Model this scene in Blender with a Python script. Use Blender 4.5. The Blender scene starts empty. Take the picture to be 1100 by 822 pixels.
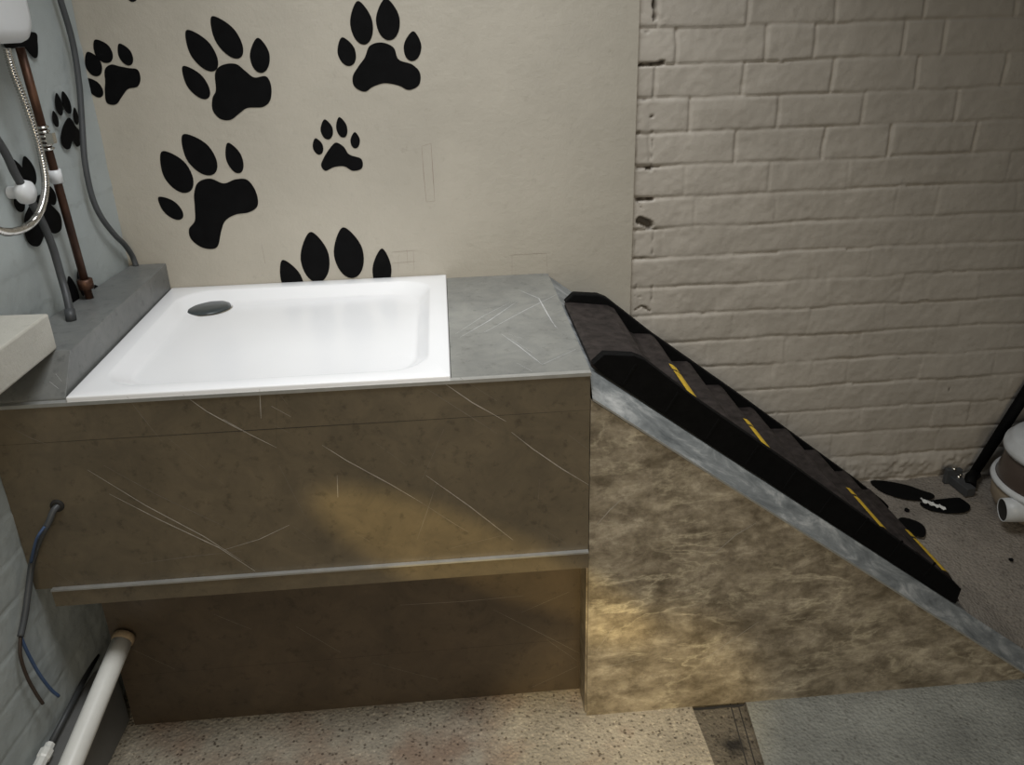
import bpy, math, random
import numpy as np
from mathutils import Vector, Matrix

random.seed(7); RNG = np.random.default_rng(7)
SC = bpy.context.scene
COL = SC.collection
PI = math.pi

# ------------------------------------------------------------------ camera
W, H = 1100, 822
FPX = 898.79
CAM = Vector((0.7812, -2.1232, 1.4882))
ROT = Matrix(((0.99613006, 0.05738502, -0.06657218),
              (-0.08400444, 0.3988591, -0.91315643),
              (-0.02584858, 0.91521494, 0.40213614)))
cd = bpy.data.cameras.new('camera')
cam = bpy.data.objects.new('camera', cd); COL.objects.link(cam)
cam.matrix_world = Matrix.Translation(CAM) @ ROT.to_4x4()
cd.sensor_fit = 'HORIZONTAL'; cd.sensor_width = 36; cd.lens = 36 * FPX / W
cd.clip_start = 0.02
SC.camera = cam

def onplane(u, v, n, c):
    """the point of the plane n.p = c that stands at a pixel of the survey photo"""
    r = ROT @ Vector(((u - 550) / FPX, -(v - 411) / FPX, -1.0))
    n = Vector(n)
    return CAM + r * ((c - n.dot(CAM)) / n.dot(r))
def back(u, v, y=0.0): return onplane(u, v, (0, 1, 0), y)
def flat(u, v, z): return onplane(u, v, (0, 0, 1), z)
LN = Vector((1, -0.09, 0)).normalized(); LC = -0.022 / math.sqrt(1.0081)
def left(u, v, off=0.0): return onplane(u, v, LN, LC + off)
def lwx(y): return -0.022 + 0.09 * y

# main measures (metres)
YF, HD, XR = -0.677, 0.862, 1.040        # platform front, deck height, platform right end
YK = -0.592                              # recessed lower panel
def zr(x): return 0.804 - 0.748 * (x - 1.0476)   # ramp surface

# ------------------------------------------------------------------ materials
def new_mat(name):
    m = bpy.data.materials.new(name); m.use_nodes = True
    nt = m.node_tree; nt.nodes.clear()
    out = nt.nodes.new('ShaderNodeOutputMaterial')
    b = nt.nodes.new('ShaderNodeBsdfPrincipled')
    nt.links.new(b.outputs[0], out.inputs[0])
    tc = nt.nodes.new('ShaderNodeTexCoord')
    return m, nt, b, tc
def noise(nt, tc, scale, detail=6, rough=.6, stretch=None, dist=0.0):
    n = nt.nodes.new('ShaderNodeTexNoise'); n.inputs['Scale'].default_value = scale
    n.inputs['Detail'].default_value = detail; n.inputs['Roughness'].default_value = rough
    n.inputs['Distortion'].default_value = dist
    if stretch:
        mp = nt.nodes.new('ShaderNodeMapping'); mp.inputs['Scale'].default_value = stretch[:3]
        if len(stretch) > 3: mp.inputs['Rotation'].default_value = stretch[3]
        nt.links.new(tc.outputs['Object'], mp.inputs[0]); nt.links.new(mp.outputs[0], n.inputs[0])
    else: nt.links.new(tc.outputs['Object'], n.inputs[0])
    return n
def ramp(nt, src, stops):
    r = nt.nodes.new('ShaderNodeValToRGB'); e = r.color_ramp.elements
    while len(e) < len(stops): e.new(.5)
    for el, (p, c) in zip(e, stops):
        el.position = p; el.color = (*c, 1) if len(c) == 3 else c
    nt.links.new(src, r.inputs[0]); return r
def mix(nt, a, b, fac, mode='MIX'):
    m = nt.nodes.new('ShaderNodeMix'); m.data_type = 'RGBA'; m.blend_type = mode
    for val, sock in ((fac, m.inputs[0]), (a, m.inputs[6]), (b, m.inputs[7])):
        if isinstance(val, (int, float)): sock.default_value = val
        elif isinstance(val, tuple): sock.default_value = (*val, 1)
        else: nt.links.new(val, sock)
    return m.outputs[2]
def bump(nt, b, src, strength, dist):
    bp = nt.nodes.new('ShaderNodeBump'); bp.inputs['Strength'].default_value = strength
    bp.inputs['Distance'].default_value = dist
    nt.links.new(src, bp.inputs['Height']); nt.links.new(bp.outputs[0], b.inputs['Normal']); return bp
def simple(name, col, rough=.5, metal=0.0, var=.15, scale=20, bmp=0.0, spec=.5):
    m, nt, b, tc = new_mat(name)
    n = noise(nt, tc, scale)
    lo = tuple(c * (1 - var) for c in col); hi = tuple(min(1, c * (1 + var)) for c in col)
    r = ramp(nt, n.outputs[0], [(.3, lo), (.7, hi)])
    nt.links.new(r.outputs[0], b.inputs['Base Color'])
    b.inputs['Roughness'].default_value = rough; b.inputs['Metallic'].default_value = metal
    b.inputs['Specular IOR Level'].default_value = spec
    if bmp: bump(nt, b, n.outputs[0], 1, bmp)
    return m

M = {}
M['tray'] = simple('white_acrylic', (.86, .86, .87), .22, var=.02, scale=3)
M['white_plastic'] = simple('white_plastic', (.72, .73, .74), .35, var=.05, scale=8)
M['pipe_white'] = simple('white_pipe', (.80, .80, .76), .35, var=.06, scale=14)
M['cable_grey'] = simple('grey_cable', (.062, .066, .07), .5, var=.15)
M['hose_grey'] = simple('dark_grey_hose', (.052, .055, .058), .5, var=.2)
M['black_rubber'] = simple('black_rubber', (.0032, .0032, .0034), .7, var=.3, bmp=.0006, scale=60, spec=.10)
M['tread_rubber'] = simple('worn_tread_rubber', (.030, .024, .022), .6, var=.55, bmp=.0022, scale=38, spec=.2)
M['black_paint'] = simple('black_paint', (.0045, .0045, .0048), .65, var=.25, scale=30, spec=.06)
M['dark_drain'] = simple('dark_grey_cover', (.045, .055, .058), .3, var=.1)
M['alu'] = simple('aluminium_trim', (.50, .50, .48), .38, .6, var=.12, scale=30)
M['chrome'] = simple('chrome', (.62, .60, .56), .22, 1.0, var=.1)
M['yellow'] = simple('yellow_marking', (.62, .40, .028), .55, var=.25, scale=60)
M['blue_wire'] = simple('blue_wire', (.05, .09, .19), .45, var=.1)
M['brown_wire'] = simple('dark_brown_wire', (.045, .03, .022), .5, var=.1)
M['dark'] = simple('dark_gap', (.02, .018, .016), .8, var=.2)
M['timber'] = simple('dark_red_brown_board', (.045, .02, .015), .7, var=.4, scale=25)
M['boxing'] = simple('grey_boxing', (.15, .15, .145), .5, var=.15, scale=10)
M['tan'] = simple('tan_sealant', (.36, .27, .17), .6, var=.2, scale=50)
M['vein'] = simple('pale_vein', (.40, .37, .33), .4, var=.3, scale=60)
M['vein_faint'] = simple('faint_vein', (.21, .185, .155), .4, var=.25, scale=60)
M['vein_deck'] = simple('pale_deck_vein', (.50, .50, .50), .4, var=.25, scale=60)
M['pencil'] = simple('pencil_line', (.27, .205, .175), .8, var=.2, scale=40)
M['paper'] = simple('white_paper', (.62, .62, .60), .7, var=.1)
M['vac_white'] = simple('off_white_plastic', (.62, .64, .65), .4, var=.08)
M['vac_brown'] = simple('smoky_brown_plastic', (.075, .055, .045), .3, var=.15, scale=10)
M['vac_tan'] = simple('tan_plastic', (.36, .29, .21), .5, var=.12)

def copper():
    m, nt, b, tc = new_mat('aged_copper')
    n = noise(nt, tc, 22, stretch=(1, 1, .35))
    r = ramp(nt, n.outputs[0], [(.32, (.028, .014, .010)), (.52, (.075, .034, .02)), (.74, (.24, .12, .07))])
    nt.links.new(r.outputs[0], b.inputs['Base Color'])
    b.inputs['Metallic'].default_value = .55; b.inputs['Roughness'].default_value = .45
    return m
M['copper'] = copper()

def laminate(name, base, rough, warm=(1.25, 1.1, .75)):
    """smooth stone-effect panel: cloudy, with fine dark specks"""
    m, nt, b, tc = new_mat(name)
    n1 = noise(nt, tc, 3.2, 7, .62, dist=.4); n2 = noise(nt, tc, 42, 5, .7); n3 = noise(nt, tc, 14, 6, .7, dist=1.0)
    a = tuple(c * .8 for c in base); c = tuple(min(1, c * 1.2) for c in base)
    col = ramp(nt, n1.outputs[0], [(.3, a), (.7, c)]).outputs[0]
    sp = ramp(nt, n2.outputs[0], [(.33, (.6, .6, .6)), (.44, (1, 1, 1)), (.62, (1.0, 1.0, 1.0)), (.72, (1.12, 1.12, 1.12))]).outputs[0]
    col = mix(nt, col, sp, .7, 'MULTIPLY')
    cl = ramp(nt, n3.outputs[0], [(.35, (.8, .8, .8)), (.65, (1.12, 1.1, 1.06))]).outputs[0]
    col = mix(nt, col, cl, .8, 'MULTIPLY')
    nt.links.new(col, b.inputs['Base Color'])
    b.inputs['Roughness'].default_value = rough
    return m
M['panel'] = laminate('stone_laminate_warm_lit', (.150, .123, .084), .36)  # same laminate as the deck, browner for the warm light on the front
M['panel_shaded'] = laminate('stone_laminate_shaded', (.085, .064, .043), .4)  # same laminate again, darkened for the shade under the lip
M['deck'] = laminate('stone_laminate_sky_lit', (.225, .228, .215), .36)  # same laminate, greyed and lightened to carry the sky reflection
M['ledge'] = laminate('stone_ledge_sky_lit', (.15, .155, .152), .4)  # ledge copy of the laminate, sky reflection put into its grey

def marble():
    """mottled brown marble sheet with golden cloudy veins"""
    m, nt, b, tc = new_mat('brown_marble_sheet')
    mp = (1.0, 1, 1.9, (0, .62, 0))
    n1 = noise(nt, tc, 9.5, 10, .70, mp, .30)
    col = ramp(nt, n1.outputs[0], [(.32, (.125, .10, .066)), (.46, (.235, .198, .143)), (.57, (.36, .31, .235)), (.70, (.60, .535, .42))]).outputs[0]
    n2 = noise(nt, tc, 5.5, 8, .62, (1.0, 1, 2.6, (0, .7, 0)), .4)
    sub = nt.nodes.new('ShaderNodeMath'); sub.operation = 'SUBTRACT'; sub.inputs[1].default_value = .5
    nt.links.new(n2.outputs[0], sub.inputs[0])
    ab = nt.nodes.new('ShaderNodeMath'); ab.operation = 'ABSOLUTE'; nt.links.new(sub.outputs[0], ab.inputs[0])
    v = ramp(nt, ab.outputs[0], [(0, (.8, .8, .8)), (.010, (.4, .4, .4)), (.04, (0, 0, 0))]).outputs[0]
    n3 = noise(nt, tc, 5.0, 4, .55)
    msk = ramp(nt, n3.outputs[0], [(.45, (0, 0, 0)), (.65, (1, 1, 1))]).outputs[0]
    vm = mix(nt, v, msk, 1.0, 'MULTIPLY')
    col = mix(nt, col, (.68, .61, .46), vm)
    n4 = noise(nt, tc, 34, 6, .75)
    sp = ramp(nt, n4.outputs[0], [(.36, (.62, .60, .58)), (.52, (1.05, 1.05, 1.05)), (.7, (1.25, 1.25, 1.22))]).outputs[0]
    col = mix(nt, col, sp, .85, 'MULTIPLY')
    nt.links.new(col, b.inputs['Base Color']); b.inputs['Roughness'].default_value = .42
    return m
M['marble'] = marble()

def streaky():
    m, nt, b, tc = new_mat('silver_grey_ramp_sheet')
    n = noise(nt, tc, 16, 8, .7, (.45, 2.2, .9, (0, .35, .5)), .5)
    col = ramp(nt, n.outputs[0], [(.32, (.10, .11, .115)), (.52, (.23, .245, .25)), (.70, (.50, .51, .51))]).outputs[0]
    nt.links.new(col, b.inputs['Base Color']); b.inputs['Roughness'].default_value = .4
    return m
M['silver'] = streaky()

def wallpaint(name, base, attr=False, var=.10):
    m, nt, b, tc = new_mat(name)
    n = noise(nt, tc, 2.6, 6, .6); n2 = noise(nt, tc, 60, 4, .6)
    col = ramp(nt, n.outputs[0], [(.3, tuple(c * (1 - var) for c in base)), (.7, tuple(c * (1 + var) for c in base))]).outputs[0]
    n5 = noise(nt, tc, 34, 4, .65)
    sp = ramp(nt, n5.outputs[0], [(.25, (.86, .85, .84)), (.4, (1, 1, 1))]).outputs[0]
    col = mix(nt, col, sp, .8, 'MULTIPLY')
    if attr:
        at = nt.nodes.new('ShaderNodeAttribute'); at.attribute_name = 'missing_mortar_shade'
        n6 = noise(nt, tc, 45, 3)
        dk = ramp(nt, n6.outputs[0], [(.35, (.012, .009, .007)), (.7, (.07, .05, .032))]).outputs[0]
        col = mix(nt, col, dk, at.outputs['Fac'])  # bare mortar colour, also painting in the shade of the deep joints
    nt.links.new(col, b.inputs['Base Color']); b.inputs['Roughness'].default_value = .55
    n8 = noise(nt, tc, 24, 7, .7)
    bump(nt, b, n8.outputs[0], .6, .004)
    return m
M['plaster'] = wallpaint('beige_painted_plaster', (.435, .40, .335))
M['brick'] = wallpaint('beige_painted_brick', (.45, .41, .355), True)
M['left_paint'] = wallpaint('pale_grey_paint', (.41, .445, .44))
M['block_paint'] = wallpaint('cream_painted_brick', (.52, .50, .44))

def concrete(name, base, speck, dark, patch=None, grit=.85):
    m, nt, b, tc = new_mat(name)
    n = noise(nt, tc, 5, 8, .7); n2 = noise(nt, tc, 70, 5, .75)
    vo = nt.nodes.new('ShaderNodeTexVoronoi'); vo.inputs['Scale'].default_value = 120
    nt.links.new(tc.outputs['Object'], vo.inputs[0])
    col = ramp(nt, n.outputs[0], [(.3, tuple(c * .68 for c in base)), (.7, tuple(c * 1.25 for c in base))]).outputs[0]
    if patch:
        n7 = noise(nt, tc, 3.3, 4)
        pm = ramp(nt, n7.outputs[0], [(.5, (0, 0, 0)), (.64, (1, 1, 1))]).outputs[0]
        col = mix(nt, col, patch, pm)
    vs_ = nt.nodes.new('ShaderNodeTexVoronoi'); vs_.inputs['Scale'].default_value = 130
    nt.links.new(tc.outputs['Object'], vs_.inputs[0])
    sep = nt.nodes.new('ShaderNodeSeparateColor'); nt.links.new(vs_.outputs['Color'], sep.inputs[0])
    st = ramp(nt, sep.outputs[0], [(.0, (.18, .15, .12)), (.11, (.32, .28, .25)), (.15, (1, 1, 1)), (.76, (1, 1, 1)), (.86, (1.4, 1.38, 1.36))])
    st.color_ramp.interpolation = 'LINEAR'
    near = ramp(nt, vs_.outputs['Distance'], [(.28, (1, 1, 1)), (.55, (0, 0, 0))]).outputs[0]
    stone = mix(nt, (1.0, 1.0, 1.0), st.outputs[0], near)
    col = mix(nt, col, stone, grit, 'MULTIPLY')
    sp = ramp(nt, n2.outputs[0], [(.34, dark), (.43, (1, 1, 1)), (.6, (1, 1, 1)), (.68, speck)]).outputs[0]
    col = mix(nt, col, sp, 1.0, 'MULTIPLY')
    nt.links.new(col, b.inputs['Base Color']); b.inputs['Roughness'].default_value = .8
    hm = nt.nodes.new('ShaderNodeMath'); hm.operation = 'ADD'
    nt.links.new(n2.outputs[0], hm.inputs[0]); nt.links.new(vo.outputs[0], hm.inputs[1])
    bump(nt, b, hm.outputs[0], .8, .004)
    return m
M['floor'] = concrete('aggregate_concrete', (.34, .30, .235), (1.45, 1.42, 1.38), (.25, .22, .19), (.27, .195, .14))
M['floor_slab'] = concrete('grey_cement', (.25, .25, .22), (1.25, 1.25, 1.25), (.6, .58, .56), grit=.4)
M['floor_chan'] = concrete('dark_cement', (.115, .098, .074), (1.7, 1.65, 1.6), (.2, .18, .16), (.045, .036, .026))
M['floor_raised'] = concrete('brown_grey_concrete', (.25, .22, .185), (1.15, 1.13, 1.1), (.6, .57, .55), grit=.35)

# ------------------------------------------------------------------ mesh helpers
class MB:
    def __init__(s): s.v = []; s.f = []; s.mi = []; s.sm = []
    def add(s, vs, fs, mi=0, smooth=False):
        o = len(s.v); s.v += [Vector(p) for p in vs]
        for f in fs: s.f.append([i + o for i in f]); s.mi.append(mi); s.sm.append(smooth)
        return s
    def box(s, a, b, mi=0):
        (x0, y0, z0), (x1, y1, z1) = a, b
        vs = [(x0,y0,z0),(x1,y0,z0),(x1,y1,z0),(x0,y1,z0),(x0,y0,z1),(x1,y0,z1),(x1,y1,z1),(x0,y1,z1)]
        return s.add(vs, [(0,3,2,1),(4,5,6,7),(0,1,5,4),(1,2,6,5),(2,3,7,6),(3,0,4,7)], mi)
    def prism(s, pts, ext, mi=0, smooth=False):
        """closed polygon pts (3D) pushed along the vector ext"""
        n = len(pts); e = Vector(ext); p0 = [Vector(p) for p in pts]; p1 = [p + e for p in p0]
        nrm = Vector((0, 0, 0))
        for i in range(n): nrm += p0[i].cross(p0[(i + 1) % n])
        flip = nrm.dot(e) > 0
        a = list(range(n)); b2 = list(range(n, 2 * n))
        fs = [a[::-1], b2] if flip else [a, b2[::-1]]
        for i in range(n):
            j = (i + 1) % n
            fs.append((i, j, n + j, n + i) if flip else (j, i, n + i, n + j))
        return s.add(p0 + p1, fs, mi, smooth)
    def tube(s, pts, r, seg=14, mi=0, cap=True, rfun=None, squash=None):
        pts = [Vector(p) for p in pts]; n = len(pts); vs = []; fs = []
        up = None
        for i, p in enumerate(pts):
            t = (pts[min(i + 1, n - 1)] - pts[max(i - 1, 0)]).normalized()
            if up is None:
                up = Vector((0, 0, 1)) if abs(t.z) < .9 else Vector((0, 1, 0))
            up = (up - t * up.dot(t)).normalized(); sd = t.cross(up)
            rr = rfun(i / (n - 1)) if rfun else r
            for k in range(seg):
                a = 2 * PI * k / seg
                vs.append(p + up * math.cos(a) * rr + sd * math.sin(a) * rr)
        for i in range(n - 1):
            for k in range(seg):
                k2 = (k + 1) % seg
                fs.append((i*seg + k, i*seg + k2, (i+1)*seg + k2, (i+1)*seg + k))
        s.add(vs, fs, mi, True)
        if cap:
            o = len(s.v) - n * seg
            s.f.append([o + k for k in range(seg)][::-1]); s.mi.append(mi); s.sm.append(False)
            s.f.append([o + (n-1)*seg + k for k in range(seg)]); s.mi.append(mi); s.sm.append(False)
        return s
    def lathe(s, prof, c, axis=(0, 0, 1), seg=40, mi=0, smooth=True):
        ax = Vector(axis).normalized()
        u = ax.orthogonal().normalized(); w = ax.cross(u); c = Vector(c); n = len(prof); vs = []; fs = []
        for r, h in prof:
            for k in range(seg):
                a = 2 * PI * k / seg
                vs.append(c + ax * h + (u * math.cos(a) + w * math.sin(a)) * max(r, 1e-5))
        for i in range(n - 1):
            for k in range(seg):
                k2 = (k + 1) % seg
                fs.append((i*seg + k, i*seg + k2, (i+1)*seg + k2, (i+1)*seg + k))
        return s.add(vs, fs, mi, smooth)
    def loft(s, loops, mi=0, smooth=True, cap_end=True):
        n = len(loops[0]); vs = [p for l in loops for p in l]; fs = []
        for i in range(len(loops) - 1):
            for k in range(n):
                k2 = (k + 1) % n
                fs.append((i*n + k, i*n + k2, (i+1)*n + k2, (i+1)*n + k))
        if cap_end: fs.append([(len(loops)-1)*n + k for k in range(n)])
        return s.add(vs, fs, mi, smooth)
    def ribbon(s, pts, w, nrm, lift=.0004, mi=1):
        """thin line inlaid in a surface"""
        nrm = Vector(nrm); pts = [Vector(p) for p in pts]; n = len(pts); vs = []; fs = []
        for i, p in enumerate(pts):
            t = (pts[min(i+1, n-1)] - pts[max(i-1, 0)]).normalized(); sd = nrm.cross(t).normalized()
            ww = w * (.75 + .5 * random.random()) * (.35 if i in (0, n-1) else 1)
            vs += [p + nrm*lift - sd*ww/2, p + nrm*lift + sd*ww/2]
        for i in range(n - 1): fs.append((2*i, 2*i+1, 2*i+3, 2*i+2))
        return s.add(vs, fs, mi)

ORG = {}
def link(name, mb, mats, parent=None, bevel=0.0, origin=None, sub=0):
    me = bpy.data.meshes.new(name)
    o = bpy.data.objects.new(name, me)
    if parent is not None: org = ORG[parent.name]
    elif origin is not None: org = Vector(origin)
    else:
        lo = Vector([min(p[i] for p in mb.v) for i in range(3)]); hi = Vector([max(p[i] for p in mb.v) for i in range(3)])
        org = Vector(((lo.x + hi.x)/2, (lo.y + hi.y)/2, lo.z))
    me.from_pydata([tuple(p - org) for p in mb.v], [], mb.f)
    if not isinstance(mats, (list, tuple)): mats = [mats]
    for m in mats: me.materials.append(M[m])
    me.polygons.foreach_set('material_index', mb.mi); me.polygons.foreach_set('use_smooth', mb.sm)
    me.update()
    COL.objects.link(o)
    if parent is not None: o.parent = parent
    else: o.location = org
    ORG[o.name] = org
    if bevel:
        b = o.modifiers.new('bevel', 'BEVEL'); b.width = bevel; b.segments = 2; b.limit_method = 'ANGLE'; b.angle_limit = .6
    if sub:
        b = o.modifiers.new('sub', 'SUBSURF'); b.levels = sub; b.render_levels = sub
    return o
def tag(o, label, cat, group=None):
    o['label'] = label; o['category'] = cat
    if group: o['group'] = group
    return o
def thing(name, loc, label, cat, group=None):
    o = bpy.data.objects.new(name, None); COL.objects.link(o); o.location = loc; o.empty_display_size = .05
    ORG[o.name] = Vector(loc); return tag(o, label, cat, group)
def struct(name, mb, mats, label=None, cat=None, **k):
    o = link(name, mb, mats, **k); o['kind'] = 'structure'
    if label: o['label'] = label; o['category'] = cat or 'wall'
    return o
def smooth_path(pts, n=8, closed=False):
    """Catmull-Rom through points"""
    pts = [Vector(p) for p in pts]; N = len(pts); out = []
    rng = range(N) if closed else range(N - 1)
    for i in rng:
        if closed: p0, p1, p2, p3 = pts[i-1], pts[i], pts[(i+1) % N], pts[(i+2) % N]
        else: p0, p1, p2, p3 = pts[max(i-1, 0)], pts[i], pts[i+1], pts[min(i+2, N-1)]
        for k in range(n):
            t = k / n
            out.append(.5 * ((2*p1) + (p2-p0)*t + (2*p0 - 5*p1 + 4*p2 - p3)*t*t + (3*p1 - p0 - 3*p2 + p3)*t**3))
    if not closed: out.append(pts[-1])
    return out

# ------------------------------------------------------------------ value noise for wall relief
def vnoise(a, b, cell, seed):
    r = np.random.default_rng(seed); n = 128
    g = r.random((n, n)); x = a / cell; y = b / cell
    xi = np.floor(x).astype(int); yi = np.floor(y).astype(int); fx = x - xi; fy = y - yi
    fx = fx*fx*(3 - 2*fx); fy = fy*fy*(3 - 2*fy); xi %= n; yi %= n; x2 = (xi+1) % n; y2 = (yi+1) % n
    return (g[xi, yi]*(1-fx) + g[x2, yi]*fx)*(1-fy) + (g[xi, y2]*(1-fx) + g[x2, y2]*fx)*fy - .5

def masonry(u0, u1, z0, z1, res, course, zref, perps, seed, depth, brick, soft, holes=()):
    """relief of a painted brick wall: returns U, Z, height (metres, + out of the wall), gap mask"""
    nu = int((u1-u0)/res)+1; nz = int((z1-z0)/res)+1
    U, Z = np.meshgrid(np.linspace(u0, u1, nu), np.linspace(z0, z1, nz), indexing='ij')
    h = np.zeros_like(U); r = np.random.default_rng(seed)
    wob = .004*vnoise(U, Z, .11, seed+1) + .003*vnoise(U, Z, .03, seed+2)
    Zw = Z + wob; Uw = U + .006*vnoise(U, Z, .05, seed+3)
    k = np.floor((zref - Zw)/course).astype(int)            # course index, 0 just below zref
    f = (zref - Zw)/course - k                              # 0 at top of brick, 1 at bottom
    for ck in range(k.min(), k.max()+1):
        m = k == ck
        if not m.any(): continue
        ps = perps.get(ck)
        last = u0 - .3
        full = []
        if ps: full = [p for p, _ in ps]
        xs = sorted(full)
        start = (xs[0] if xs else u0 + r.random()*brick)
        x = start - brick
        while x > u0 - brick: xs.insert(0, x); x -= brick
        x = (xs[-1] if xs else start) + (0 if not xs else brick)
        while x < u1 + brick: xs.append(x); x += brick * (1 if r.random() < .75 else .5)
        dep = {round(p, 4): d for p, d in (ps or [])}
        um = Uw[m]; idx = np.searchsorted(np.array(xs), um)
        offs = (r.random(len(xs)+2) - .5)*.0022; tl = (r.random(len(xs)+2) - .35)*.0026
        hm = offs[idx] + tl[idx]*(f[m] - .5)*2.0
        sv, sb = soft(ck)
        fm = f[m]; dz = np.minimum(fm, 1-fm)*course
        wid = .0042
        bedn = .5 + 1.5*vnoise(U[m], Z[m]*0 + ck*.37, .16, seed+9) + .2
        hb = -depth*sb*np.clip(bedn, .12, 1.3)*np.exp(-(dz/wid)**2)
        # pointing sloped inwards from the upper brick (shadow under each course)
        hb += -depth*.28*sb*np.exp(-((1-fm)*course/.009)**1.2) * np.clip(bedn, 0, 1)
        for p in xs:
            d = dep.get(round(p, 4), .45 + .5*r.random())
            hb = np.minimum(hb, -depth*sv*d*np.exp(-((um-p)/(wid*.9))**2) + hb*.3)
        h[m] = hm + hb
    h += .0030*vnoise(U, Z, .045, seed+4) + .0014*vnoise(U, Z, .014, seed+5) + .006*vnoise(U, Z, .3, seed+6)
    gap = np.zeros_like(U)
    for (ua, za, ub, zb, w, dd, dark) in holes:             # broken-out joints, masked for dark colour
        L2 = max((ub-ua)**2 + (zb-za)**2, 1e-9)
        t = np.clip(((U-ua)*(ub-ua) + (Z-za)*(zb-za))/L2, 0, 1)
        dist = np.hypot(U-(ua+t*(ub-ua)), Z-(za+t*(zb-za))) + .0035*vnoise(U, Z, .012, seed+7)
        g = np.clip((w - dist)/.0025, 0, 1)
        h = np.minimum(h, h*(1-g) - dd*g); gap = np.maximum(gap, g*dark)
    return U, Z, h, gap

def relief_mesh(name, U, Z, fpos, mat, gap=None):
    nu, nz = U.shape
    P = fpos.reshape(-1, 3)
    ii, jj = np.meshgrid(np.arange(nu-1), np.arange(nz-1), indexing='ij')
    a = (ii*nz + jj).ravel(); q = np.stack([a, a+nz, a+nz+1, a+1], 1)
    me = bpy.data.meshes.new(name)
    me.vertices.add(len(P)); me.vertices.foreach_set('co', P.astype(np.float32).ravel())
    me.loops.add(q.size); me.loops.foreach_set('vertex_index', q.astype(np.int32).ravel())
    me.polygons.add(len(q)); me.polygons.foreach_set('loop_start', np.arange(0, q.size, 4, dtype=np.int32))
    me.update(calc_edges=True)
    me.polygons.foreach_set('use_smooth', np.ones(len(q), bool))
    if gap is not None:
        at = me.attributes.new('missing_mortar_shade', 'FLOAT', 'POINT'); at.data.foreach_set('value', gap.astype(np.float32).ravel())
    me.materials.append(M[mat]); me.validate(); me.update()
    o = bpy.data.objects.new(name, me); COL.objects.link(o); o['kind'] = 'structure'
    return o

# ------------------------------------------------------------------ SETTING
XP = 1.2618
# painted brick wall on the right of the plaster
perp_px = {-1: [(804, 1), (899, .8), (995, 1), (1094, 1)], 0: [(822.6, 1), (875, .8), (971, 1), (1015.5, 1)],
           1: [(798.5, .8), (895, 1.1), (986, 1), (1080, 1)], 2: [(742, 1), (835.5, .8), (927, .7), (1027.5, .8)],
           3: [(790.5, .8), (885, 1), (955.5, 1.3), (1048, 1)], 4: [(826.5, .9), (911, .5), (1083.5, .6)],
           5: [(746, .5), (832.6, .4), (962, .4), (1007, .7)], 6: [(800, .2), (975, .4), (1065, .5)],
           7: [(757, .2), (881, .3), (933, .35), (1009, .4)], 8: [(770, .2), (889, .5), (969, .6)]}
perps = {}
for k, l in perp_px.items():
    zc = 1.4505 - .0809*(k+.5)
    perps[k] = [(onplane(u, 411 + 0, (0, 1, 0), .012).x if False else 0, d) for u, d in l]
    out = []
    for u, d in l:
        # find x on the wall at this course height
        a, b_ = 1.0, 3.2
        for _ in range(40):
            mid = (a+b_)/2; q = ROT.transposed() @ (Vector((mid, .012, zc)) - CAM)
            if 550 + FPX*q.x/-q.z < u: a = mid
            else: b_ = mid
        out.append((round(a, 4), d))
    perps[k] = out
def soft_r(ck):
    if ck < 4: return .9, .75
    if ck < 6: return .4, .75
    return .16, .62
bk = lambda u, v: (back(u, v, .012).x, back(u, v, .012).z)
holes = []
for (u0, v0, u1, v1, w, dd, dk) in [
    (703, -12, 703, 21, .0042, .02, 1), (687, 70, 712, 68, .0030, .014, 1), (700, 69, 712, 67, .0042, .016, 1),
    (685, 107, 694, 107, .0015, .006, .8), (684, 143, 702, 142, .0026, .012, 1), (700, 125, 700.5, 125.5, .003, .01, 1),
    (684, 181, 708, 179, .0030, .012, .9), (684, 215, 702, 214, .0042, .018, 1), (688, 237, 697, 241, .0120, .022, .85),
    (683, 247, 706, 246, .0012, .006, .8), (701, 72, 701, 104, .0008, .005, .7), (701, 150, 700, 178, .0010, .006, .7), (702, 248, 701, 277, .0012, .007, .8),
    (681, 277, 701, 277, .0020, .01, .9), (683, 305, 682, 318, .0020, .008, .6), (700, 305, 700, 322, .0024, .008, .6),
    (682, 333, 690, 329, .0030, .01, .9), (690, 329, 698, 334, .0022, .008, .8), (702, 110, 702, 140, .0006, .004, .4),
    (684, 35, 700, 34, .0016, .008, .8), (690, 69, 690, 69.5, .0045, .016, 1), (684, 216, 690, 225, .0022, .012, 1), (695, 181, 699, 182, .0045, .014, 1),
    (702, 182, 702, 212, .0008, .005, .6), (684, 150, 683, 178, .0009, .006, .7), (683, 248, 682, 276, .0010, .006, .8), (686, 108, 685, 140, .0007, .005, .6),
    (682, 320, 690, 318, .0009, .005, .6), (708, 178, 716, 176, .0012, .006, .7), (704, 23, 703, 32, .0012, .008, .8), (692, 330, 694, 331, .0030, .012, 1),
    (1020, 414, 1020, 420, .002, .006, .8), (965, 385, 966, 386, .003, .004, .6), (702, 36, 702, 66, .0006, .004, .4)]:
    a = bk(u0, v0); b_ = bk(u1, v1); holes.append((a[0], a[1], b_[0], b_[1], w, dd, dk))
U, Z, h, gap = masonry(XP-.03, 3.05, -.02, 2.2, .004, .0809, 1.4505, perps, 11, .0066, .2213, soft_r, holes)
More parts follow.
